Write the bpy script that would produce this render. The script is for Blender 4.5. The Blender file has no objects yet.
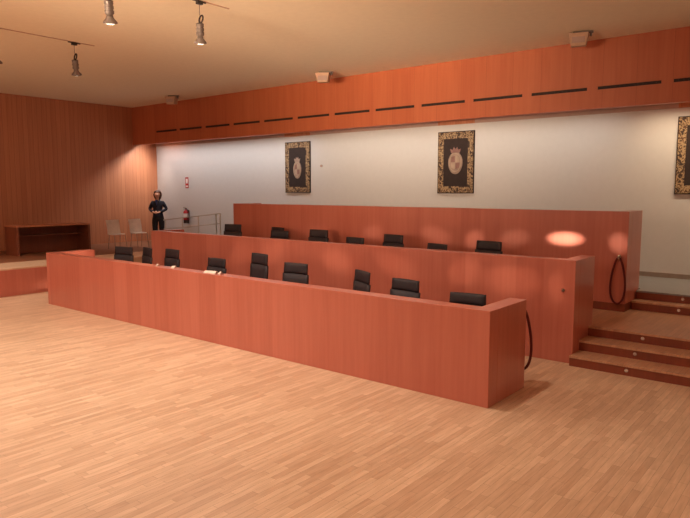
import bpy, bmesh, math, random
from mathutils import Vector, Matrix
random.seed(7)
S = bpy.context.scene
C = S.collection
PI = math.pi
R = math.radians

# ------------------------------------------------------------ materials
def srgb(r, g, b):
    f = lambda c: (c/255/12.92) if c/255 <= .04045 else ((c/255+.055)/1.055)**2.4
    return (f(r), f(g), f(b), 1)

class NT:
    def __init__(s, name):
        s.m = bpy.data.materials.new(name); s.m.use_nodes = True
        s.n = s.m.node_tree.nodes; s.l = s.m.node_tree.links
        s.b = s.n['Principled BSDF']
    def new(s, t, **k):
        x = s.n.new(t)
        for a, v in k.items(): setattr(x, a, v)
        return x
    def link(s, a, b): s.l.new(a, b)
    def math(s, op, a, b=None):
        x = s.new('ShaderNodeMath', operation=op)
        for i, v in enumerate((a, b)):
            if v is None: continue
            if isinstance(v, (int, float)): x.inputs[i].default_value = v
            else: s.link(v, x.inputs[i])
        return x.outputs[0]
    def ramp(s, fac, stops):
        x = s.new('ShaderNodeValToRGB'); e = x.color_ramp.elements
        while len(e) < len(stops): e.new(.5)
        for i, (p, c) in enumerate(stops): e[i].position = p; e[i].color = c
        s.link(fac, x.inputs[0]); return x.outputs[0]
    def mix(s, fac, a, b, mode='MIX'):
        x = s.new('ShaderNodeMix', data_type='RGBA', blend_type=mode)
        for i, v in ((0, fac), (6, a), (7, b)):
            if isinstance(v, (int, float, tuple)): x.inputs[i].default_value = v
            else: s.link(v, x.inputs[i])
        return x.outputs[2]

def plain(name, col, rough=.5, metal=0, emit=None, es=0, noise=.06):
    t = NT(name); b = t.b
    b.inputs['Roughness'].default_value = rough; b.inputs['Metallic'].default_value = metal
    g = t.new('ShaderNodeNewGeometry'); nz = t.new('ShaderNodeTexNoise')
    nz.inputs['Scale'].default_value = 9; nz.inputs['Detail'].default_value = 4
    t.link(g.outputs['Position'], nz.inputs['Vector'])
    d = tuple(max(0, c*(1-noise)) for c in col[:3])+(1,); h = tuple(min(1, c*(1+noise)) for c in col[:3])+(1,)
    t.link(t.ramp(nz.outputs['Fac'], [(.3, d), (.7, h)]), b.inputs['Base Color'])
    if emit: b.inputs['Emission Color'].default_value = emit; b.inputs['Emission Strength'].default_value = es
    return t.m

def veneer(name, dark, light, panel=.5, rough=.35, bump=.02, contrast=.5, coat=0.0, seam=.0, grainscale=1.0):
    """vertical-grained wood veneer in upright panels (world coordinates, grain along z)"""
    t = NT(name); b = t.b
    g = t.new('ShaderNodeNewGeometry'); sp = t.new('ShaderNodeSeparateXYZ'); t.link(g.outputs['Position'], sp.inputs[0])
    s = t.math('ADD', sp.outputs[0], t.math('MULTIPLY', sp.outputs[1], .997))
    q = t.math('DIVIDE', s, panel)
    idx = t.math('FLOOR', t.math('ADD', q, .137))
    wn = t.new('ShaderNodeTexWhiteNoise', noise_dimensions='1D'); t.link(idx, wn.inputs['W'])
    cb = t.new('ShaderNodeCombineXYZ'); t.link(sp.outputs[0], cb.inputs[0]); t.link(sp.outputs[1], cb.inputs[1])
    t.link(t.math('ADD', t.math('MULTIPLY', sp.outputs[2], .05), t.math('MULTIPLY', idx, 3.7)), cb.inputs[2])
    n1 = t.new('ShaderNodeTexNoise'); n1.inputs['Scale'].default_value = 22*grainscale; n1.inputs['Detail'].default_value = 5
    t.link(cb.outputs[0], n1.inputs['Vector'])
    n2 = t.new('ShaderNodeTexNoise'); n2.inputs['Scale'].default_value = 3.1*grainscale; n2.inputs['Detail'].default_value = 2
    t.link(cb.outputs[0], n2.inputs['Vector'])
    f = t.math('ADD', t.math('MULTIPLY', n1.outputs['Fac'], .5), t.math('MULTIPLY', n2.outputs['Fac'], .5))
    f = t.math('ADD', f, t.math('MULTIPLY', t.math('SUBTRACT', wn.outputs['Value'], .5), contrast))
    col = t.ramp(f, [(.25, dark), (.75, light)])
    if seam:
        fr = t.math('FRACT', t.math('ADD', q, .137))
        e = t.math('LESS_THAN', t.math('ABSOLUTE', t.math('SUBTRACT', fr, .5)), .5-seam/panel)
        col = t.mix(t.math('SUBTRACT', 1, e), col, tuple(c*.62 for c in dark[:3])+(1,))
    t.link(col, b.inputs['Base Color'])
    b.inputs['Roughness'].default_value = rough
    b.inputs['Coat Weight'].default_value = coat; b.inputs['Coat Roughness'].default_value = .18
    bp = t.new('ShaderNodeBump'); bp.inputs['Strength'].default_value = bump; bp.inputs['Distance'].default_value = .01
    t.link(n1.outputs['Fac'], bp.inputs['Height']); t.link(bp.outputs[0], b.inputs['Normal'])
    return t.m

def parquet(name, c1, c2, rough=.38, mortar=None):
    t = NT(name); b = t.b
    g = t.new('ShaderNodeNewGeometry'); sp = t.new('ShaderNodeSeparateXYZ'); t.link(g.outputs['Position'], sp.inputs[0])
    cb = t.new('ShaderNodeCombineXYZ'); t.link(sp.outputs[1], cb.inputs[0]); t.link(sp.outputs[0], cb.inputs[1])
    br = t.new('ShaderNodeTexBrick'); t.link(cb.outputs[0], br.inputs['Vector'])
    br.offset = .37; br.offset_frequency = 2; br.squash_frequency = 3; br.squash = .8
    for k, v in (('Scale', 1), ('Mortar Size', .0012), ('Mortar Smooth', .2), ('Bias', 0), ('Brick Width', .62), ('Row Height', .066)):
        br.inputs[k].default_value = v
    br.inputs['Color1'].default_value = c1; br.inputs['Color2'].default_value = c2
    br.inputs['Mortar'].default_value = mortar or tuple(c*.55 for c in c2[:3])+(1,)
    mp = t.new('ShaderNodeMapping'); mp.inputs['Scale'].default_value = (9, .9, 1); t.link(g.outputs['Position'], mp.inputs['Vector'])
    nz = t.new('ShaderNodeTexNoise'); nz.inputs['Scale'].default_value = 4; nz.inputs['Detail'].default_value = 6
    t.link(mp.outputs[0], nz.inputs['Vector'])
    n3 = t.new('ShaderNodeTexNoise'); n3.inputs['Scale'].default_value = .55; n3.inputs['Detail'].default_value = 3
    t.link(g.outputs['Position'], n3.inputs['Vector'])
    g1 = t.ramp(nz.outputs['Fac'], [(.3, (.80, .77, .72, 1)), (.7, (1, 1, 1, 1))])
    g2 = t.ramp(n3.outputs['Fac'], [(.35, (.90, .88, .86, 1)), (.65, (1, 1, 1, 1))])
    t.link(t.mix(1.0, t.mix(1.0, br.outputs['Color'], g1, 'MULTIPLY'), g2, 'MULTIPLY'), b.inputs['Base Color'])
    t.link(t.math('ADD', t.math('MULTIPLY', nz.outputs['Fac'], .18), rough-.09), b.inputs['Roughness'])
    return t.m

M = {}
M['desk'] = veneer('cherry_veneer', srgb(176, 95, 76), srgb(195, 114, 94), .42, .3, contrast=.22, coat=.25, seam=.0)
M['plinth'] = veneer('dark_cherry_plinth', srgb(112, 52, 32), srgb(136, 66, 42), .9, .4, contrast=.1)
M['wallwood'] = veneer('wall_planks', srgb(171, 106, 74), srgb(195, 129, 93), .145, .5, contrast=.16, seam=.003)
M['bulk'] = veneer('bulkhead_planks', srgb(176, 92, 58), srgb(194, 110, 72), .6, .45, contrast=.16, seam=.002)
M['blackwood'] = veneer('table_wood', srgb(104, 52, 34), srgb(134, 72, 46), .5, .45, contrast=.2)
M['floor'] = parquet('oak_parquet', srgb(228, 194, 162), srgb(206, 169, 138))
M['stagefloor'] = parquet('dark_stage_parquet', srgb(150, 96, 66), srgb(136, 84, 56), .45)
M['tread'] = parquet('tread_parquet', srgb(206, 156, 122), srgb(190, 140, 108), .35)
M['stone'] = plain('grey_walkway', srgb(128, 124, 122), .35)
M['skirting'] = plain('grey_skirting', srgb(150, 132, 120), .6)
M['ceil'] = plain('ceiling_plaster', srgb(246, 234, 206), .9, noise=.02)
M['white'] = plain('white_plaster', srgb(204, 201, 199), .8, noise=.015)
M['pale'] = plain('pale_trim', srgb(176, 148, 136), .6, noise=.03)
M['leather'] = plain('dark_leather', srgb(38, 27, 31), .62, noise=.15)
M['plastic'] = plain('black_plastic', srgb(28, 26, 28), .4)
M['chrome'] = plain('chrome', srgb(200, 196, 190), .22, 1)
M['steel'] = plain('brushed_steel', srgb(188, 178, 166), .5, .4)
M['bronze'] = plain('lamp_bronze', srgb(116, 104, 98), .45, .3)
M['dark'] = plain('vent_dark', srgb(34, 18, 14), .7)
M['glow'] = plain('lamp_glow', (1, .93, .85, 1), .5, emit=(1, .86, .72, 1), es=14)
M['rope'] = plain('velvet_rope', srgb(92, 22, 18), .85)
M['red'] = plain('extinguisher_red', srgb(168, 30, 40), .35)
M['label'] = plain('label_white', srgb(232, 222, 220), .6)
M['gold'] = plain('gold_thread', srgb(186, 146, 84), .7)
M['skin'] = plain('skin', srgb(208, 150, 122), .6)
M['hair'] = plain('brown_hair', srgb(70, 40, 26), .6, noise=.3)
M['navy'] = plain('navy_cloth', srgb(24, 22, 38), .85, noise=.2)
M['trouser'] = plain('black_cloth', srgb(20, 18, 24), .85, noise=.2)
M['shirt'] = plain('blue_shirt', srgb(54, 62, 108), .8)
M['beech'] = plain('pale_shell', srgb(246, 232, 220), .5)
M['paper'] = plain('paper', srgb(218, 196, 178), .8)
M['lip'] = plain('lip', srgb(150, 76, 70), .6)
M['box'] = plain('speaker_beige', srgb(196, 160, 134), .7)

def brocade():
    t = NT('gold_brocade')
    tc = t.new('ShaderNodeTexCoord')
    nz = t.new('ShaderNodeTexNoise'); nz.inputs['Scale'].default_value = 8.5; nz.inputs['Detail'].default_value = 1.5; nz.inputs['Distortion'].default_value = 2.2
    t.link(tc.outputs['Object'], nz.inputs['Vector'])
    c = t.ramp(nz.outputs['Fac'], [(.43, srgb(62, 42, 30)), (.48, srgb(158, 130, 96)), (.56, srgb(176, 148, 110)), (.60, srgb(90, 60, 36))])
    t.link(c, t.b.inputs['Base Color']); t.b.inputs['Roughness'].default_value = .75
    return t.m
M['brocade'] = brocade()
M['field'] = plain('dark_velvet', srgb(48, 34, 30), .9, noise=.12)
M['crest'] = plain('crest_silk', srgb(158, 134, 118), .8, noise=.2)
M['crestred'] = plain('crest_red', srgb(138, 100, 92), .8, noise=.2)
M['crestpale'] = plain('crest_pale', srgb(172, 150, 130), .8, noise=.15)

# ------------------------------------------------------------ mesh helpers
def box(bm, x0, x1, y0, y1, z0, z1):
    vs = [bm.verts.new(v) for v in ((x0,y0,z0),(x1,y0,z0),(x1,y1,z0),(x0,y1,z0),(x0,y0,z1),(x1,y0,z1),(x1,y1,z1),(x0,y1,z1))]
    for f in ((0,3,2,1),(4,5,6,7),(0,1,5,4),(1,2,6,5),(2,3,7,6),(3,0,4,7)): bm.faces.new([vs[i] for i in f])
    return vs
def tube(bm, pts, r, seg=8, closed=False, cap=True):
    pts = [Vector(p) for p in pts]; n = len(pts); rs = r if isinstance(r, (list, tuple)) else [r]*n
    rings = []; prev = None
    for i, p in enumerate(pts):
        if closed: d = (pts[(i+1) % n]-pts[i-1])
        else: d = pts[min(i+1, n-1)]-pts[max(i-1, 0)]
        d.normalize()
        if prev is None:
            a = d.orthogonal().normalized()
        else:
            a = (prev-d*prev.dot(d)).normalized()
        prev = a; b = d.cross(a)
        rings.append([bm.verts.new(p+(a*math.cos(2*PI*k/seg)+b*math.sin(2*PI*k/seg))*rs[i]) for k in range(seg)])
    m = n if closed else n-1
    for i in range(m):
        A, B = rings[i], rings[(i+1) % n]
        for k in range(seg): bm.faces.new((A[k], A[(k+1) % seg], B[(k+1) % seg], B[k]))
    if cap and not closed: bm.faces.new(rings[0][::-1]); bm.faces.new(rings[-1])
def lathe(bm, prof, seg=20, c=(0, 0, 0)):
    rings = []
    for r, z in prof:
        rings.append([bm.verts.new((c[0]+r*math.cos(2*PI*k/seg), c[1]+r*math.sin(2*PI*k/seg), c[2]+z)) for k in range(seg)])
    for A, B in zip(rings, rings[1:]):
        for k in range(seg): bm.faces.new((A[k], A[(k+1) % seg], B[(k+1) % seg], B[k]))
    bm.faces.new(rings[0][::-1]); bm.faces.new(rings[-1])
def poly_y(bm, pts, y0, y1):
    """extrude an (x,z) outline from y0 (front) to y1"""
    a = [bm.verts.new((x, y0, z)) for x, z in pts]; b = [bm.verts.new((x, y1, z)) for x, z in pts]; n = len(pts)
    bm.faces.new(a); bm.faces.new(b[::-1])
    for i in range(n): bm.faces.new((a[i], b[i], b[(i+1) % n], a[(i+1) % n]))
def bevel(bm, w, seg=2):
    es = [e for e in bm.edges if len(e.link_faces) == 2 and e.calc_face_angle(0) > .6]
    bmesh.ops.bevel(bm, geom=es, offset=w, segments=seg, profile=.5, affect='EDGES', clamp_overlap=True)
def obj(name, bm, mat, parent=None, bev=0, smooth=False, loc=None):
    bmesh.ops.recalc_face_normals(bm, faces=bm.faces[:])
    if bev: bevel(bm, bev)
    me = bpy.data.meshes.new(name); bm.to_mesh(me); bm.free()
    if smooth:
        for p in me.polygons: p.use_smooth = True
    me.materials.append(mat)
    o = bpy.data.objects.new(name, me); C.objects.link(o)
    if parent: o.parent = parent
    if loc: o.location = loc
    return o
def bx(name, mat, parent, *d, bev=0):
    bm = bmesh.new(); box(bm, *d); return obj(name, bm, mat, parent, bev)
def tag(o, label, cat, group=None):
    o['label'] = label; o['category'] = cat
    if group: o['group'] = group
    return o
def thing(name, label, cat, loc=(0, 0, 0), rz=0, group=None):
    o = bpy.data.objects.new(name, None); C.objects.link(o); o.empty_display_size = .1
    o.location = loc; o.rotation_euler = (0, 0, rz)
    return tag(o, label, cat, group)
def struct(name, mat, *d):
    o = bx(name, mat, None, *d); o['kind'] = 'structure'; return o
def dup(o, parent=None):
    c = o.copy(); C.objects.link(c); c.parent = parent
    for ch in list(o.children): dup(ch, c)
    return c

# ------------------------------------------------------------ measured dimensions (metres)
RS = .1445                       # riser
L3, L5 = 3*RS, 5*RS              # landing and walkway levels
XL, XR, YF, YW = -16.55, 8.0, -10.0, 7.1
YB, ZC, ZB = 6.17, 5.23, 3.96    # bulkhead front, ceiling, bulkhead soffit
XP, ZP = -11.9, .63              # stage edge

# ------------------------------------------------------------ room shell
struct('floor', M['floor'], XL, XR, YF, YW, -.2, 0)
struct('ceiling', M['ceil'], XL-.2, XR+.2, YF-.2, YW+.2, ZC, ZC+.2)
struct('wall_left', M['wallwood'], XL-.2, XL, YF, YW, 0, ZC)
struct('wall_right', M['wallwood'], XR, XR+.2, YF, YW, 0, ZC)
struct('wall_front', M['wallwood'], XL-.2, XR+.2, YF-.2, YF, 0, ZC)
struct('wall_back', M['white'], XL-.2, XR+.2, YW, YW+.2, 0, ZC)
struct('wall_bulkhead', M['bulk'], XL, XR, YB, YB+.16, ZB, ZC)
# pale band at the head of the white wall, broken by a wooden block above each tapestry
TAP = [(-10.09, -9.10), (-4.92, -3.95), (.30, 1.27)]
xs = [XL]+[v for t_ in TAP for v in t_]+[XR]
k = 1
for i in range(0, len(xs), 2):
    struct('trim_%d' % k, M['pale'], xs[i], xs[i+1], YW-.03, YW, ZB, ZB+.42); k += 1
for a, b in TAP:
    struct('trim_%d' % k, M['wallwood'], a, b, YW-.05, YW, ZB-.0, ZB+.42); k += 1
# raised levels: stage at the left, landing and rear walkway
struct('floor_stage', M['floor'], -13.15, XP, -4.0, 6.0, 0, ZP)
struct('floor_stage_inner', M['stagefloor'], XL, -13.15, -4.0, 6.0, 0, ZP)
struct('floor_stage_rear', M['stagefloor'], XL, -13.9, 6.0, YW, 0, ZP)
bm = bmesh.new(); poly_y(bm, [(-13.9, 0), (XP, 0), (XP, L5), (-13.9, ZP)], 6.0, YW)
o = obj('floor_ramp', bm, M['stone'], None); o['kind'] = 'structure'
struct('floor_landing', M['tread'], XP, XR, 3.36, 4.82, 0, L3)
struct('floor_walkway', M['stone'], XP, XR, 5.36, YW, 0, L5)
struct('baseboard_back', M['skirting'], XP, XR, YW-.015, YW, L5, L5+.09)
struct('trim_stage', M['desk'], XP-.0, XP+.02, -4.0, 2.6, 0, ZP-.03)

# ------------------------------------------------------------ steps
def stairs(name, label, x0, x1, ys, z0, n, last, sp, lx):
    t = thing(name, label, 'steps', (x0, ys[0], z0))
    for i in range(n):
        y0 = ys[i]-ys[0]; y1 = (ys[i+1] if i+1 < n else last)-ys[0]
        z = (i+1)*RS
        bx('riser', M['plinth'], t, 0, x1-x0, y0, y1, 0 if z0 == 0 else 0, z-.028)
        bx('tread', M['tread'] if not (z0 and i == n-1) else M['stone'], t, 0, x1-x0, y0-.012, y1, z-.028, z)
        for j in range(2):
            bm = bmesh.new()
            tube(bm, [(lx-x0+j*sp, y0-.006, z-.075), (lx-x0+j*sp, y0+.01, z-.075)], .024, 16)
            li = obj('step_light', bm, M['chrome'], t); li['label'] = 'small round chrome step light'
    return t
stairs('staircase', 'three wooden steps with round step lights rising from the parquet to the landing', .09, XR, [2.29, 2.67, 3.04], 0, 3, 3.36, 3.0, .84)
stairs('staircase', 'two upper wooden steps rising from the landing to the grey walkway by the white wall', .215, XR, [4.82, 5.08], L3, 2, 5.36, 3.0, .93)

# ------------------------------------------------------------ the three council desks
def desk(label, x0, x1, y0, depth, zb, h, th, inner_z, plinth=False):
    t = thing('council_desk', label, 'desk', (x1, y0, zb)); L = x1-x0; H = h-zb
    p0 = .13 if plinth else 0
    bm = bmesh.new(); box(bm, -L, 0, 0, th, p0, H); obj('front_panel', bm, M['desk'], t, bev=.004)
    for a in (-L, -th):
        bm = bmesh.new(); box(bm, a, a+th, th, depth, p0, H); obj('end_panel', bm, M['desk'], t, bev=.004)
    if plinth:
        bx('plinth', M['plinth'], t, -L+.004, -.004, .004, depth-.004, 0, .13)
    bx('worktop', M['desk'], t, -L+th, -th, th, depth-.12, inner_z-zb-.04, inner_z-zb, bev=.004)
    return t
d1 = desk('long front wooden council desk, lowest and nearest of the three', -10.25, 0, 0, .98, 0, 1.10, .2165, .80)
d2 = desk('middle wooden council desk, behind the front one and beside the steps', -9.98, .09, 2.40, .81, 0, 1.456, .2, L3+.75)
d3 = desk('rear wooden council desk, highest, on the landing with a rope loop on its face', -9.42, .20, 4.48, .80, L3, 2.076, .2, L5+.76, True)
# raised floor under the chairs of the middle row, right up to the desk
struct('floor_dais', M['tread'], -9.75, -.13, 2.62, 3.20, 0, L3)
struct('floor_dais_rear', M['tread'], -9.98, .09, 3.22, 3.36, 0, L3)

# ------------------------------------------------------------ chairs
def curved_slab(bm, w0, w1, z0, z1, y0, y1, t, curve=.035, nx=8, nz=5):
    """padded back: width w0 (bottom) -> w1 (top), leaning from y0 to y1, bowed to the sitter"""
    F, B = [], []
    for j in range(nz+1):
        v = j/nz; w = w0+(w1-w0)*v; z = z0+(z1-z0)*v; y = y0+(y1-y0)*v
        fr, br = [], []
        for i in range(nx+1):
            u = i/nx*2-1; bow = -curve*u*u
            pad = t*(.55+.45*(1-abs(u)**4)*(1-abs(2*v-1)**4))
            fr.append(bm.verts.new((u*w/2, y+bow-pad/2, z))); br.append(bm.verts.new((u*w/2, y+bow+pad/2, z)))
        F.append(fr); B.append(br)
    for j in range(nz):
        for i in range(nx):
            bm.faces.new((F[j][i], F[j][i+1], F[j+1][i+1], F[j+1][i])); bm.faces.new((B[j][i], B[j+1][i], B[j+1][i+1], B[j][i+1]))
        bm.faces.new((F[j][0], F[j+1][0], B[j+1][0], B[j][0])); bm.faces.new((F[j][nx], B[j][nx], B[j+1][nx], F[j+1][nx]))
    for i in range(nx):
        bm.faces.new((F[0][i], B[0][i], B[0][i+1], F[0][i+1])); bm.faces.new((F[nz][i], F[nz][i+1], B[nz][i+1], B[nz][i]))
def make_chair():
    t = thing('office_chair', '', 'chair')
    bm = bmesh.new(); curved_slab(bm, .56, .555, .50, .985, .20, .235, .07, .03); obj('backrest', bm, M['leather'], t, smooth=True)
    bm = bmesh.new(); curved_slab(bm, .515, .505, .988, 1.16, .232, .248, .055, .03); obj('headrest', bm, M['leather'], t, smooth=True)
    bm = bmesh.new(); box(bm, -.25, .25, -.27, .19, .43, .52); obj('seat', bm, M['leather'], t, bev=.03, smooth=True)
    for s in (-1, 1):
        bm = bmesh.new(); tube(bm, [(s*.22, .05, .44), (s*.30, .05, .45), (s*.305, .05, .66)], .016)
        a = obj('armrest_post', bm, M['plastic'], t)
        bm = bmesh.new(); box(bm, s*.305-.035, s*.305+.035, -.20, .17, .66, .695); obj('armrest', bm, M['plastic'], t, bev=.012)
    bm = bmesh.new(); tube(bm, [(0, .1, .44), (0, .27, .45), (0, .285, .62)], .022); obj('back_bracket', bm, M['plastic'], t)
    bm = bmesh.new(); lathe(bm, [(.05, .09), (.03, .11), (.03, .26), (.022, .27), (.022, .43)], 14); obj('gas_column', bm, M['chrome'], t, smooth=True)
    bs = bmesh.new()
    for k in range(5):
        a = k*2*PI/5+.3; tube(bs, [(.02*math.cos(a), .02*math.sin(a), .11), (.29*math.cos(a), .29*math.sin(a), .075)], [.026, .016])
    base = obj('star_base', bs, M['plastic'], t)
    for k in range(5):
        a = k*2*PI/5+.3; c = Vector((.29*math.cos(a), .29*math.sin(a), 0)); n = Vector((-math.sin(a), math.cos(a), 0))
        bm = bmesh.new(); tube(bm, [c-n*.022+Vector((0, 0, .03)), c+n*.022+Vector((0, 0, .03))], .03, 12)
        obj('caster', bm, M['plastic'], base)
    return t
CH = [
 # x, y, rotation, top height above its floor, floor, label
 (-9.43, 1.15, 12, 1.17, 0, 'dark office chair at the left end of the front desk row, turned towards the room'),
 (-8.62, 1.15, -15, 1.20, 0, 'dark narrow-looking office chair second from the left end behind the front desk'),
 (-7.72, 1.15, -6, 1.22, 0, 'dark office chair before the left end of the middle desk, with pale sheen'),
 (-6.31, 1.15, -2, 1.135, 0, 'low greyish office chair behind the folded papers on the front desk'),
 (-5.16, 1.15, -12, 1.30, 0, 'tallest dark office chair of the front row, standing well above the desk'),
 (-4.23, 1.15, 2, 1.195, 0, 'wide dark office chair just right of the tallest chair in the front row'),
 (-2.90, 1.15, -28, 1.18, 0, 'dark office chair in the front row twisted sideways, with a sloping top edge'),
 (-2.05, 1.15, -8, 1.12, 0, 'dark office chair in the front row, second from its right end'),
 (-.97, 1.15, 8, 1.02, 0, 'lowest dark office chair, nearest the right end of the front desk'),
 (-8.78, 3.72, 8, 1.15, L3, 'dark office chair at the left end of the middle row, against the white wall'),
 (-7.70, 4.12, -12, 1.10, L3, 'dark office chair of the middle row partly hidden behind another chair'),
 (-7.06, 3.60, 4, 1.07, L3, 'dark office chair of the middle row overlapping the chair behind it'),
 (-6.0, 3.72, 0, 1.13, L3, 'dark office chair of the middle row directly below the leftmost tapestry'),
 (-5.02, 3.72, -8, 1.01, L3, 'low dark office chair fifth from the left in the middle row'),
 (-4.06, 3.72, -10, 1.11, L3, 'dark office chair of the middle row between two very low chairs'),
 (-3.08, 3.72, -16, .985, L3, 'lowest dark office chair of the middle row, only a sliver above the desk'),
 (-2.0, 3.72, -8, 1.09, L3, 'dark office chair at the right end of the middle row'),
]
proto = make_chair()
for i, (x, y, a, h, z, lab) in enumerate(CH):
    c = proto if i == 0 else dup(proto)
    c.location = (x, y, z); c.rotation_euler = (0, 0, R(a)); c.scale = (1, 1, h/1.16)
    tag(c, lab, 'chair', 'office chairs behind the front desk' if z == 0 else 'office chairs behind the middle desk')

# papers on the front ledge
def paper(x, y, z, w, d, a, lab):
    bm = bmesh.new()
    P = [(-w, -d, 0), (w, -d, .0), (w*.95, 0, .035), (-w*.9, 0, .028), (-w, d, 0), (w*.9, d, 0)]
    top = [bm.verts.new(Vector(p)+Vector((0, 0, .003))) for p in P]; bot = [bm.verts.new(p) for p in P]
    for q in ((0, 1, 2, 3), (3, 2, 5, 4)):
        bm.faces.new([top[i] for i in q]); bm.faces.new([bot[i] for i in q[::-1]])
    for e in ((0, 1), (1, 2), (2, 5), (5, 4), (4, 3), (3, 0)):
        bm.faces.new((bot[e[0]], bot[e[1]], top[e[1]], top[e[0]]))
    o = obj('folded_paper', bm, M['paper'], None, loc=(x, y, z)); o.rotation_euler = (0, 0, R(a))
    return tag(o, lab, 'paper')
paper(-4.98+.04, .13, 1.10, .13, .05, 8, 'larger crumpled white paper on the front desk ledge below the low greyish chair')
paper(-4.72, .15, 1.10, .05, .04, -25, 'smaller white folded slip just right of the larger paper on the ledge')
paper(-5.96, .15, 1.10, .04, .035, 15, 'little white folded slip on the front desk ledge below the third chair')
paper(-6.42, .15, 1.10, .03, .03, -10, 'tiny white folded slip on the front ledge between the second and third chairs')

# ------------------------------------------------------------ ropes and hooks
def teardrop(n=40, w=.125, H=.76):
    pts = []
    for i in range(n):
        s = i/n*2*PI           # 0 = top
        z = -H*(1-math.cos(s))/2
        f = math.sin(s)*(.5+.5*(-z/H))
        pts.append((w*1.18*f, 0, z))
    return pts
def hook(bm, c):
    x, y, z = c
    tube(bm, [(x, y, z), (x, y-.03, z), (x, y-.05, z+.0), (x, y-.055, z+.03)], .009)
    lathe_pts = [(x, y+.002, z), (x, y-.008, z)]
    tube(bm, lathe_pts, .026, 14)
def rope(x, y, z, lab):
    t = thing('barrier_rope', lab, 'rope', (x, y-.045, z))
    bm = bmesh.new(); tube(bm, teardrop(), .0165, 8, closed=True); obj('rope', bm, M['rope'], t, smooth=True)
    bm = bmesh.new(); lathe(bm, [(.02, -.03), (.026, -.02), (.026, .02), (.018, .035)], 12); obj('end_cap', bm, M['chrome'], t)
rope(.085, 4.48, 1.33, 'dark red rope loop hanging on the right end of the rear desk face')
bm = bmesh.new(); hook(bm, (.085, 4.48, 1.345)); tag(obj('rope_hook', bm, M['chrome']), 'small chrome hook holding the rope loop on the rear desk', 'hook')
rope(-.065, 1.09, .965, 'dark red rope loop hanging behind the right end of the front desk')
bm = bmesh.new(); 
for v in range(1): hook(bm, (0, 0, 0))
h2 = obj('rope_hook', bm, M['chrome'], loc=(-.065, .98, .98)); h2.rotation_euler = (0, 0, PI); tag(h2, 'small chrome hook on the rear edge of the front desk end panel', 'hook')
bm = bmesh.new(); hook(bm, (-.07, 2.40, 1.03)); tag(obj('rope_hook', bm, M['chrome']), 'empty chrome hook near the right end of the middle desk face', 'hook')

# ------------------------------------------------------------ slot vents in the bulkhead
bm = bmesh.new(); proto_v = None
ORD = ['first', 'second', 'third', 'fourth', 'fifth', 'sixth', 'seventh', 'eighth', 'ninth', 'tenth', 'eleventh', 'twelfth', 'last']
vx = [-15.15, -13.88, -12.58, -11.29, -10.0, -8.71, -7.42, -6.13, -4.83, -3.52, -2.22, -.92, .38]
for i, x in enumerate(vx):
    if i == 0:
        proto_v = v = thing('slot_vent', '', 'vent')
        bx('vent_recess', M['dark'], v, 0, 1.1, -.004, .0, -.026, .026)
        fr = bmesh.new()
        box(fr, -.008, 1.108, -.008, 0, .026, .030); box(fr, -.008, 1.108, -.008, 0, -.030, -.026)
        obj('frame', fr, M['plinth'], v)
        ba = bmesh.new()
        box(ba, 0, 1.1, -.006, -.004, -.0015, .0015)
        for q in range(1, 14): box(ba, q*.0786-.003, q*.0786+.003, -.0065, -.0035, -.026, .026)
        obj('louvre', ba, M['plastic'], v)
    else: v = dup(proto_v)
    v.location = (x, YB, 4.335)
    tag(v, ('dark slot vent in the wooden bulkhead, %s counted from the left wall corner' % ORD[i]) if i < 12 else 'dark slot vent in the wooden bulkhead cut off by the right edge of the view', 'vent', 'slot vents along the bulkhead')

# ------------------------------------------------------------ tapestries
def tapestry(x0, x1, lab, kind):
    W = x1-x0; z0, z1 = 2.34, 3.80; H = z1-z0
    t = thing('tapestry', lab, 'tapestry', (x0+W/2, YW-.001, z0))
    bx('field', M['field'], t, -W/2, W/2, -.03, 0, 0, H)
    bm = bmesh.new(); b = .17; e = .02
    for d in ((-W/2+e, W/2-e, H-b, H-e), (-W/2+e, W/2-e, e, b), (-W/2+e, -W/2+b*.95, b, H-b), (W/2-b*.95, W/2-e, b, H-b)):
        box(bm, d[0], d[1], -.04, -.03, d[2], d[3])
    obj('border', bm, M['brocade'], t)
    # crest: oval shield, quarters, crown
    cy = -.044; cz = H*.50 if kind else H*.46; rx, rz = (.19, .25) if kind else (.155, .24)
    bm = bmesh.new()
    ring = [(rx*math.cos(a), cz+rz*math.sin(a)*(1 if math.sin(a) > 0 else 1.1)) for a in [2*PI*q/28 for q in range(28)]]
    poly_y(bm, ring, cy, -.03)
    cr = obj('crest', bm, M['crest'], t); cr['label'] = 'pale embroidered coat of arms'
    bm = bmesh.new()
    for sx, sz in ((-1, 1), (1, -1)):
        poly_y(bm, [(sx*.012, cz+sz*.012), (sx*rx*.62, cz+sz*.012), (sx*rx*.55, cz+sz*rz*.5), (sx*.012, cz+sz*rz*.62)], cy-.006, cy)
    obj('quarter_field', bm, M['crestred'], cr)
    bm = bmesh.new()
    for sx, sz in ((-1, -1), (1, 1)):
        poly_y(bm, [(sx*.012, cz+sz*.012), (sx*rx*.62, cz+sz*.012), (sx*rx*.55, cz+sz*rz*.5), (sx*.012, cz+sz*rz*.62)], cy-.006, cy)
    tube(bm, [(rx*.82*math.cos(a), cy-.004, cz+rz*.86*math.sin(a)) for a in [2*PI*q/24 for q in range(24)]], .012, 6, closed=True)
    obj('shield_rim', bm, M['crestpale'], cr)
    bm = bmesh.new(); top = cz+rz; w = rx*.75
    poly_y(bm, [(-w*.8, top-.02), (w*.8, top-.02), (w, top+.07), (w*.5, top+.045), (w*.3, top+.11), (0, top+.06), (-w*.3, top+.11), (-w*.5, top+.045), (-w, top+.07)], cy-.004, -.03)
    obj('crown', bm, M['crestred' if kind else 'crest'], cr)
    return t
tapestry(*TAP[0], 'dark tapestry with gold border and coat of arms, leftmost on the white wall', 0)
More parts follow.
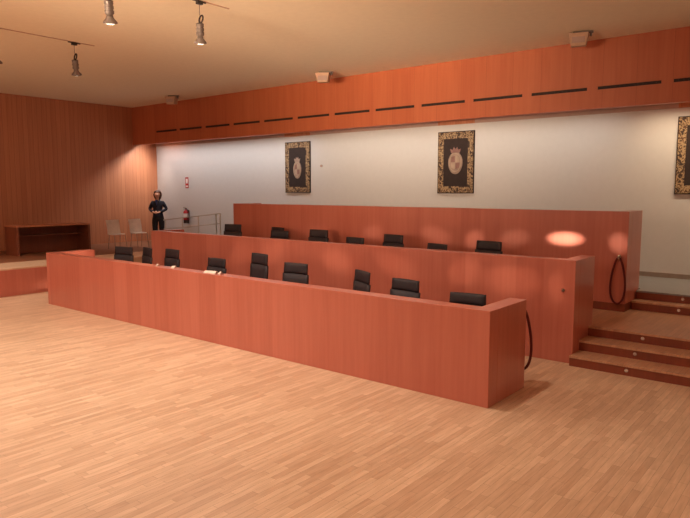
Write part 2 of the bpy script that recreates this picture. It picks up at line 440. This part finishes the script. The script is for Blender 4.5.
tapestry(*TAP[1], 'dark gold-bordered tapestry with reddish coat of arms on the middle of the white wall', 1)
tapestry(*TAP[2], 'gold-bordered dark tapestry cut off by the right edge of the view', 1)

# small wall sensor, sign and extinguisher
bm = bmesh.new(); tube(bm, [(-8.69, YW, 3.09), (-8.69, YW-.03, 3.09)], .035, 14); tag(obj('wall_button', bm, M['pale']), 'tiny round fitting on the white wall right of the leftmost tapestry', 'fitting')
t = thing('safety_sign', 'small upright red and white sign on the white wall above the extinguisher', 'sign', (-14.83, YW, 2.48))
bx('panel', M['red'], t, -.085, .085, -.006, 0, 0, .37)
bx('pictogram', M['label'], t, -.05, .05, -.009, -.006, .16, .32)
bx('caption_strip', M['label'], t, -.06, .06, -.009, -.006, .04, .09)
bm = bmesh.new(); lathe(bm, [(.018, .20), (.024, .22), (.024, .27), (.012, .275)], 12, (0, -.008-.0, 0)); bm.free()
t = thing('fire_extinguisher', 'red fire extinguisher with white label hanging on the white wall behind the handrail', 'fire extinguisher', (-14.77, YW-.12, 1.29))
bm = bmesh.new(); lathe(bm, [(.075, 0), (.09, .02), (.09, .36), (.075, .41), (.035, .44), (.03, .46)], 20); obj('cylinder', bm, M['red'], t, smooth=True)
bm = bmesh.new(); lathe(bm, [(.0915, .20), (.0915, .33)], 20); obj('label_band', bm, M['label'], t)
bm = bmesh.new(); lathe(bm, [(.092, -.005), (.092, .11)], 20); obj('base_ring', bm, M['dark'], t)
bm = bmesh.new(); box(bm, -.02, .02, -.025, .025, .46, .50); tube(bm, [(0, .02, .50), (0, -.10, .53)], .009); tube(bm, [(0, .02, .49), (0, -.09, .475)], .009); obj('valve', bm, M['plastic'], t)
bm = bmesh.new(); tube(bm, [(.02, -.0, .48), (.10, -.01, .46), (.125, -.01, .36), (.115, -.01, .2), (.11, -.01, .12)], [.011, .011, .011, .014, .022]); obj('hose', bm, M['plastic'], t, smooth=True)
bm = bmesh.new(); box(bm, -.03, .03, .085, .12, .2, .44); obj('wall_bracket', bm, M['plastic'], t)

# ------------------------------------------------------------ handrail by the ramp
t = thing('handrail', 'thin steel handrail with two bars beside the ramp, ending left of the rear desk', 'handrail', (0, 0, 0))
def rz_(x): return ZP+(L5-ZP)*min(1, max(0, (x+13.9)/2.0))
def rail(h, r, nm):
    bm = bmesh.new(); tube(bm, [(-14.6, 5.96, 1.44-.9+h), (-11.74, 5.96, 1.72-.9+h)], r); obj(nm, bm, M['steel'], t, smooth=True)
rail(.9, .014, 'top_rail'); rail(.60, .013, 'middle_rail')
for x, r in ((-14.5, .014), (-13.6, .016), (-12.78, .016), (-11.93, .02), (-11.74, .02)):
    bm = bmesh.new(); zt = 1.44+(x+14.6)/2.86*.28
    z0 = ZP if x < -12.0 else ZP
    tube(bm, [(x, 5.96, z0), (x, 5.96, zt+.0)], r); obj('post', bm, M['steel'], t)

# ------------------------------------------------------------ stage table and chairs
t = thing('presidential_table', 'long dark wooden table with an open front standing on the stage by the left wall', 'table', (-14.55, 1.25, ZP))
D, Ht, LY = .72, .82, 2.12
def part(nm, m, *d, bev=.003): return bx(nm, m, t, *d, bev=bev)
part('table_top', M['wallwood'], -D, 0, 0, LY, Ht-.045, Ht)
part('side_panel', M['blackwood'], -D, 0, 0, .07, 0, Ht-.045)
part('side_panel', M['blackwood'], -D, 0, LY-.07, LY, 0, Ht-.045)
part('modesty_panel', M['blackwood'], -D+.02, -D+.06, .07, LY-.07, 0, Ht-.045)
part('shelf', M['blackwood'], -D+.06, -.25, .07, LY-.07, .50, .53)
def side_chair(y, lab):
    t = thing('shell_chair', lab, 'chair', (-14.35, y, ZP), 0, 'pale chairs on the stage')
    # faces +x
    bm = bmesh.new(); vs = []
    for zz, xx in ((.46, -.20), (.60, -.225), (.75, -.25), (.88, -.29)):
        vs.append([bm.verts.new((xx+dx-abs(yy)*.0, yy, zz)) for dx, yy in ((0, -.215), (-.012, 0), (0, .215))])
    for A, B in zip(vs, vs[1:]):
        for k in range(2): bm.faces.new((A[k], A[k+1], B[k+1], B[k]))
    r = bmesh.ops.solidify(bm, geom=bm.faces[:], thickness=.016)
    obj('backrest', bm, M['beech'], t, smooth=False)
    bm = bmesh.new(); box(bm, -.20, .05, -.215, .215, .435, .46); obj('seat', bm, M['beech'], t, bev=.008)
    for sx in (-.17, .17):
        for sy in (-.18, .18):
            bm = bmesh.new(); tube(bm, [(sx*1.2-.03, sy*1.08, 0), (sx*.8-.03, sy, .436)], .008); obj('leg', bm, M['bronze'], t)
side_chair(4.14, 'pale shell chair against the left wall, next to the dark table')
side_chair(4.90, 'pale shell chair against the left wall, nearer the standing person')

# ------------------------------------------------------------ ceiling boxes
def ceiling_box(x, y, lab, rz):
    t = thing('ceiling_loudspeaker', lab, 'loudspeaker', (x, y, ZC), rz, 'boxes on the ceiling by the bulkhead')
    bm = bmesh.new(); w0, w1 = .17, .125
    pts = [(-w0, -.13, -.04), (w0, -.13, -.04), (w0, .13, -.04), (-w0, .13, -.04), (-w1, -.09, -.26), (w1, -.09, -.26), (w1, .13, -.24), (-w1, .13, -.24)]
    vs = [bm.verts.new(q) for q in pts]
    for f in ((0,1,2,3),(4,7,6,5),(0,4,5,1),(1,5,6,2),(2,6,7,3),(3,7,4,0)): bm.faces.new([vs[i] for i in f])
    obj('housing', bm, M['box'], t, bev=.01)
    bm = bmesh.new(); box(bm, -.10, .24, -.03, .03, -.035, 0); box(bm, .18, .22, -.03, .03, -.09, -.03); obj('mounting_bracket', bm, M['bronze'], t)
    bm = bmesh.new(); box(bm, -.11, .11, -.118, -.106, -.21, -.08); obj('grille', bm, M['pale'], t)
ceiling_box(-13.13, 5.35, 'small ceiling box near the left wall corner', .5)
ceiling_box(-7.09, 5.35, 'small beige ceiling box above the leftmost tapestry', .5)
ceiling_box(-1.03, 5.35, 'small beige ceiling box over the right part of the bulkhead, largest of the three', .3)

# ------------------------------------------------------------ track spotlights
def make_spot(lab):
    t = thing('track_spotlight', lab, 'spotlight', (0, 0, 0))
    bm = bmesh.new(); box(bm, -.028, .028, -.05, .05, -.055, -.0); box(bm, -.014, .014, -.12, .12, -.02, 0); obj('track_adapter', bm, M['plastic'], t, bev=.004)
    bm = bmesh.new(); tube(bm, [(0, 0, -.055), (0, 0, -.22)], .005, 6); obj('cable', bm, M['bronze'], t)
    bm = bmesh.new(); tube(bm, [(.03+.042*math.cos(a), .012*math.sin(a), -.285+.062*math.sin(a)) for a in [2*PI*q/18 for q in range(18)]], .013, 6, closed=True); obj('cable_loop', bm, M['dark'], t)
    TM = Matrix.Translation((0, 0, -.34)) @ Matrix.Rotation(R(22), 4, Vector((.62, .78, 0))) @ Matrix.Translation((0, 0, .34))
    bm = bmesh.new(); lathe(bm, [(.02, -.33), (.058, -.345), (.058, -.39), (.052, -.395), (.052, -.41), (.06, -.415), (.06, -.45), (.052, -.455), (.052, -.47), (.06, -.475), (.06, -.51), (.04, -.535), (.04, -.545)], 18); bm.transform(TM); obj('lamp_body', bm, M['bronze'], t)
    bm = bmesh.new(); prof = [(.042, -.54), (.05, -.57), (.09, -.62), (.094, -.64), (.086, -.64), (.078, -.615), (.03, -.57)]
    lathe(bm, prof, 20); bm.transform(TM); rf = obj('reflector', bm, M['bronze'], t, smooth=True)
    bm = bmesh.new(); lathe(bm, [(.03, -.628), (.072, -.634), (.074, -.641), (.05, -.650), (.02, -.654)], 20); bm.transform(TM); obj('lens', bm, M['glow'], t)
    return t
tracks = [-12.75, -8.75, -4.75, -.75]
for x, lab in zip(tracks, ('thin ceiling track over the stage edge, left of the view', 'thin ceiling track at the left of the room', 'thin ceiling track in the middle of the room', 'thin ceiling track above the right end of the desks')):
    tag(bx('ceiling_track', M['box'], None, x-.011, x+.011, -6.6, .45 if x > -10 else -.4, ZC-.012, ZC), lab, 'track')
ps = None
SP = {(-8.75, .04): 'hanging track spotlight farthest left, nearest the left wall', (-4.75, -.12): 'hanging track spotlight at the top of the view, whole with its cable loop',
      (-4.75, -1.60): 'hanging track spotlight cut by the top edge, only its lower body in view', (-8.75, -1.42): 'hanging spotlight cut by the left edge of the view'}
others = [(-4.75, -3.05), (-8.75, -3.0), (-.75, -.15), (-.75, -1.9), (-.75, -3.6), (-4.75, -4.9), (-8.75, -5.0), (-.75, -5.4), (-12.75, -.6), (-12.75, -2.6)]
LIGHTS = []
for (x, y), lab in list(SP.items())+[(q, '') for q in others]:
    if ps is None: s_ = ps = make_spot(lab)
    else: s_ = dup(ps)
    s_.location = (x, y, ZC-.012); s_.scale = (1, 1, .95)
    col = {-12.75: 'stage', -8.75: 'left', -4.75: 'middle', -.75: 'desk-end'}[x]
    tag(s_, lab or ('hanging track spotlight on the %s track, %.1f metres out from the front desk' % (col, -y)), 'spotlight', 'track spotlights')
    LIGHTS.append((x, y))

# ------------------------------------------------------------ person
def skin_mesh(name, chains, mat, parent, root=0, sub=2):
    """chains: list of lists of (id, (x,y,z), r) ; shared ids join"""
    ids = {}; vs = []; rs = []; es = []
    for ch in chains:
        prev = None
        for it in ch:
            if isinstance(it, str): k = it
            else:
                k, co, r = it
                if k not in ids: ids[k] = len(vs); vs.append(co); rs.append(r if isinstance(r, tuple) else (r, r))
            if prev is not None: es.append((ids[prev], ids[k]))
            prev = k
    me = bpy.data.meshes.new(name); me.from_pydata(vs, es, [])
    o = bpy.data.objects.new(name, me); C.objects.link(o); me.materials.append(mat)
    o.modifiers.new('skin', 'SKIN').use_smooth_shade = True
    for i, r in enumerate(rs): me.skin_vertices[0].data[i].radius = r
    me.skin_vertices[0].data[root].use_root = True
    m = o.modifiers.new('sub', 'SUBSURF'); m.levels = sub; m.render_levels = sub
    if parent: o.parent = parent
    return o
P0 = thing('person', 'person in dark navy clothes with brown hair, standing with hands clasped by the white wall', 'person', (-15.62, 6.45, ZP), R(38))
body = [[('pel', (0, 0, .93), (.15, .11)), ('wa', (0, .0, 1.10), (.125, .09)), ('ch', (0, .0, 1.30), (.15, .105)), ('ns', (0, .0, 1.40), (.06, .05)), ('nk', (0, .0, 1.49), .042), ('jw', (0, -.025, 1.56), (.062, .072)), ('fc', (0, -.015, 1.63), (.082, .098)), ('cr', (0, 0, 1.69), (.082, .095)), ('tp', (0, .0, 1.735), (.05, .055))]]
for s, sn in ((-1, 'l'), (1, 'r')):
    body.append(['pel', (sn+'h', (s*.095, 0, .86), .09), (sn+'k', (s*.10, -.01, .48), .058), (sn+'cf', (s*.10, .01, .33), .052), (sn+'a', (s*.10, .02, .08), .036), (sn+'t', (s*.115, -.12, .035), .032)])
    body.append(['ch', (sn+'s', (s*.155, .0, 1.345), .048), (sn+'e', (s*.265, .03, 1.13), .042), (sn+'w', (s*.085, -.175, 1.03), .028), (sn+'p', (s*.028, -.205, 1.02), (.03, .022))])
    for q in range(4):
        z = 1.045-.018*q; L = (.9, 1, .95, .75)[q]
        body.append([sn+'p', (sn+'f%da' % q, (s*.008, -.232-.004*s, z), .0095), (sn+'f%db' % q, (-s*.026*L, -.236-.006*s, z-.004), .0088), (sn+'f%dc' % q, (-s*.042*L, -.218-.004*s, z-.006), .008)])
    body.append([sn+'p', (sn+'th1', (s*.02, -.205, 1.058), .011), (sn+'th2', (-s*.006, -.222, 1.068), .0095)])
body.append(['fc', ('nose', (0, -.125, 1.615), .022)])
for s in (-1, 1): body.append(['fc', ('ear%d' % s, (s*.083, .0, 1.625), .016)])
bd = skin_mesh('body', body, M['skin'], P0)
jk = [[('hem', (0, 0, .80), (.19, .145)), ('pel', (0, 0, .92), (.18, .135)), ('wa', (0, 0, 1.10), (.145, .11)), ('ch', (0, 0, 1.30), (.17, .125)), ('ns', (0, .005, 1.415), (.10, .085)), ('nk', (0, .0, 1.455), (.07, .065))]]
for s, sn in ((-1, 'l'), (1, 'r')):
    jk.append(['ch', (sn+'s', (s*.165, 0, 1.35), .072), (sn+'e', (s*.27, .03, 1.13), .058), (sn+'w', (s*.10, -.16, 1.035), .042)])
P0.scale = (1.1, 1.1, 1.0)
skin_mesh('jacket', jk, M['navy'], P0)
bm = bmesh.new(); poly_y(bm, [(-.045, 1.455), (.045, 1.455), (.0, 1.25)], -.135, -.12); obj('shirt_front', bm, M['shirt'], P0)
tr = [[('pel', (0, 0, .93), (.15, .11)), ('wst', (0, 0, 1.03), (.14, .10))]]
for s, sn in ((-1, 'l'), (1, 'r')):
    tr.append(['pel', (sn+'h', (s*.10, 0, .80), .11), (sn+'k', (s*.105, -.01, .48), .088), (sn+'a', (s*.105, .02, .08), .075)])
skin_mesh('trousers', tr, M['trouser'], P0)
for s in (-1, 1):
    bm = bmesh.new(); box(bm, s*.112-.045, s*.112+.045, -.18, .07, 0, .075); obj('shoe', bm, M['plastic'], P0, bev=.025, smooth=True)
bm = bmesh.new(); bmesh.ops.create_uvsphere(bm, u_segments=28, v_segments=20, radius=1)
for v in bm.verts:
    x, y, z = v.co
    front = y < -.25 and z < .45
    if z < 0: z *= 2.05; x *= 1.06
    lump = 1+.03*math.sin(9*x+5*z)+.02*math.sin(14*y)
    v.co = Vector((x*.122*lump, .014+y*.126*lump, 1.665+z*.122))
    if front: v.co.y = max(v.co.y, -.03) + .012; v.co.x *= 1.02
obj('hair', bm, M['hair'], P0, smooth=True)
for s in (-1, 1):
    bm = bmesh.new(); lathe(bm, [(.002, -.008), (.011, -.005), (.012, 0), (.011, .005), (.002, .008)], 10); obj('eye', bm, M['plastic'], P0, loc=(s*.03, -.095, 1.643))
bm = bmesh.new(); tube(bm, [(-.022, -.088, 1.572), (0, -.100, 1.570), (.022, -.088, 1.572)], .006); obj('mouth', bm, M['lip'], P0)

# ------------------------------------------------------------ lights
def spot(g, x, y, z, e, ang, tgt=None, blend=.9, rad=.07, sc=None, col=None):
    k = GAIN.get(g, (1, 1, 1)); col = col or k
    m = max(col); l = bpy.data.lights.new('spot_lamp', 'SPOT'); l.energy = e*m; l.color = tuple(c/m for c in col) if m else (1, 1, 1)
    l.spot_size = R(ang); l.spot_blend = blend; l.shadow_soft_size = rad
    o = bpy.data.objects.new('spot_lamp_'+g, l); C.objects.link(o); o.location = (x, y, z)
    d = (Vector(tgt)-Vector((x, y, z))) if tgt else Vector((0, 0, -1))
    o.rotation_euler = d.to_track_quat('-Z', 'Y').to_euler()
    if sc: o.scale = sc
    return o
def area(g, x, y, z, sx, sy, e, rot, spread=180):
    k = GAIN.get(g, (1, 1, 1)); m = max(k)
    if m <= 0: return
    l = bpy.data.lights.new('area_lamp', 'AREA'); l.shape = 'RECTANGLE'; l.size = sx; l.size_y = sy; l.energy = e*m; l.color = tuple(c/m for c in k); l.spread = R(spread)
    o = bpy.data.objects.new('area_lamp_'+g, l); C.objects.link(o); o.location = (x, y, z); o.rotation_euler = rot
    return o
GAIN = {'trackA': (.32, .27, .22), 'trackAnear': (1.15, .98, .84), 'trackB': (.92, .80, .70), 'trackBnear': (1.2, 1.07, .98), 'trackC': (.36, .29, .23), 'deskend': (.85, .72, .60),
        'washL': (.76, .755, .745), 'washM': (.48, .46, .40), 'washR': (1.5, 1.19, .80), 'front_fill': (.68, .50, .355), 'up_fill': (.02, .015, .01), 'ceiling_fill': (.31, .232, .16), 'right': (.90, .56, .37), 'endwash': (1.9, 1.8, 1.65), 'stage': (1.3, 1.1, .95)}
for x, y in LIGHTS:
    if x < -10: continue
    g = {-8.75: 'trackA', -4.75: 'trackB', -.75: 'trackC'}[x]
    if g != 'trackC': g += 'near' if y < -2 else ''
    elif y == -.15: g = 'deskend'
    spot(g, x, y, 4.54, 200, 150, blend=1, rad=.05)
# narrow spots added to imitate reflections on the polished desk faces
for tx, tz, e, wx in ((-.82, 1.59, 600, 3.1), (-2.55, 1.50, 90, 1.2), (-1.75, 1.55, 45, 2), (-3.4, 1.54, 45, 2.2), (-4.95, 1.52, 40, 2), (-6.6, 1.5, 30, 2), (.06, 1.56, 110, 1.1)):
    sx = min((-.75, -4.75), key=lambda q: abs(q-tx))
    spot('glint', sx, -.15, 4.5, e*9, 2.6 if e > 500 else 3.8, (tx, 4.48, tz), 1, rad=.03, sc=(wx, 1, 1), col=(1, .95, .82))
for tx, tz, e, wx in ((-1.62, 1.16, 40, 1.6), (-.85, 1.10, 45, 2.6), (-2.9, 1.14, 40, 2.2), (-4.2, 1.12, 45, 2.2), (-5.9, 1.2, 35, 2), (-6.8, 1.12, 30, 2), (-.17, 1.06, 40, .7)):
    sx = min((-.75, -4.75), key=lambda q: abs(q-tx))
    spot('glint', sx, -1.75, 4.5, e*9, 4.8, (tx, 2.40, tz), 1, rad=.03, sc=(wx, 1, 1), col=(1, .78, .58))
spot('glint', -4.75, -.15, 4.5, 1500, 8, (-10.03, .6, 1.0), 1, col=(1, .82, .62))  # extra spot added to brighten the front desk's inner left end panel
# end of the tube run, spilling onto the left wall past the bulkhead, and the lamp turned onto the stage edge
spot('endwash', -15.3, 6.55, 4.15, 120, 110, (-16.55, 5.6, 2.2), 1)
spot('stage', -12.75, -.6, 4.5, 260, 90, (-12.5, -.1, .63), 1)
# concealed wall washers behind the bulkhead (tubes in the trough)
area('washL', -12.6, 6.43, 4.12, 7.6, .12, 60, (R(16), 0, 0), 124)
area('washM', -4.6, 6.43, 4.12, 7.8, .12, 60, (R(16), 0, 0), 124)
area('washR', 3.6, 6.43, 4.12, 7.8, .12, 60, (R(9), 0, 0), 132)
# broad fill added behind the camera to light desk fronts and bulkhead
area('front_fill', -8, -9.8, 3.2, 14, 1.2, 300, (R(100), 0, 0))
# upward fill added out of view to brighten the ceiling
area('up_fill', -4, -9.0, 3.6, 20, .5, 300, (R(150), 0, 0))
# weak unseen fill added at the right to lift the desk end panels
area('right', 7.7, -5, 3.0, .8, 6, 120, (0, R(80), 0))
# narrow-spread fill added out of view to brighten ceiling and bulkhead
area('ceiling_fill', -2.5, -9.6, 2.6, 4, .5, 300, (Vector((-5.2, 4.4, 5.2))-Vector((-2.5, -9.6, 2.6))).to_track_quat('-Z', 'Y').to_euler(), 36)

w = bpy.data.worlds.new('World'); S.world = w; w.use_nodes = True
w.node_tree.nodes['Background'].inputs[0].default_value = (1, .8, .62, 1); w.node_tree.nodes['Background'].inputs[1].default_value = .02

# ------------------------------------------------------------ camera
cd = bpy.data.cameras.new('Camera'); cam = bpy.data.objects.new('Camera', cd); C.objects.link(cam)
cam.location = (3.047, -6.2567, 2.4287)
yaw, pitch, roll = .6841, -.1101, .0006
fw = Vector((-math.sin(yaw)*math.cos(pitch), math.cos(yaw)*math.cos(pitch), math.sin(pitch)))
cam.rotation_euler = fw.to_track_quat('-Z', 'Y').to_euler()
cd.sensor_fit = 'HORIZONTAL'; cd.sensor_width = 36; cd.lens = 627.24/690*36; cd.clip_start = .05
S.camera = cam
S.view_settings.view_transform = 'Standard'; S.view_settings.look = 'None'
S.view_settings.gamma = 1; S.view_settings.use_curve_mapping = False
S.view_settings.exposure = 0.10
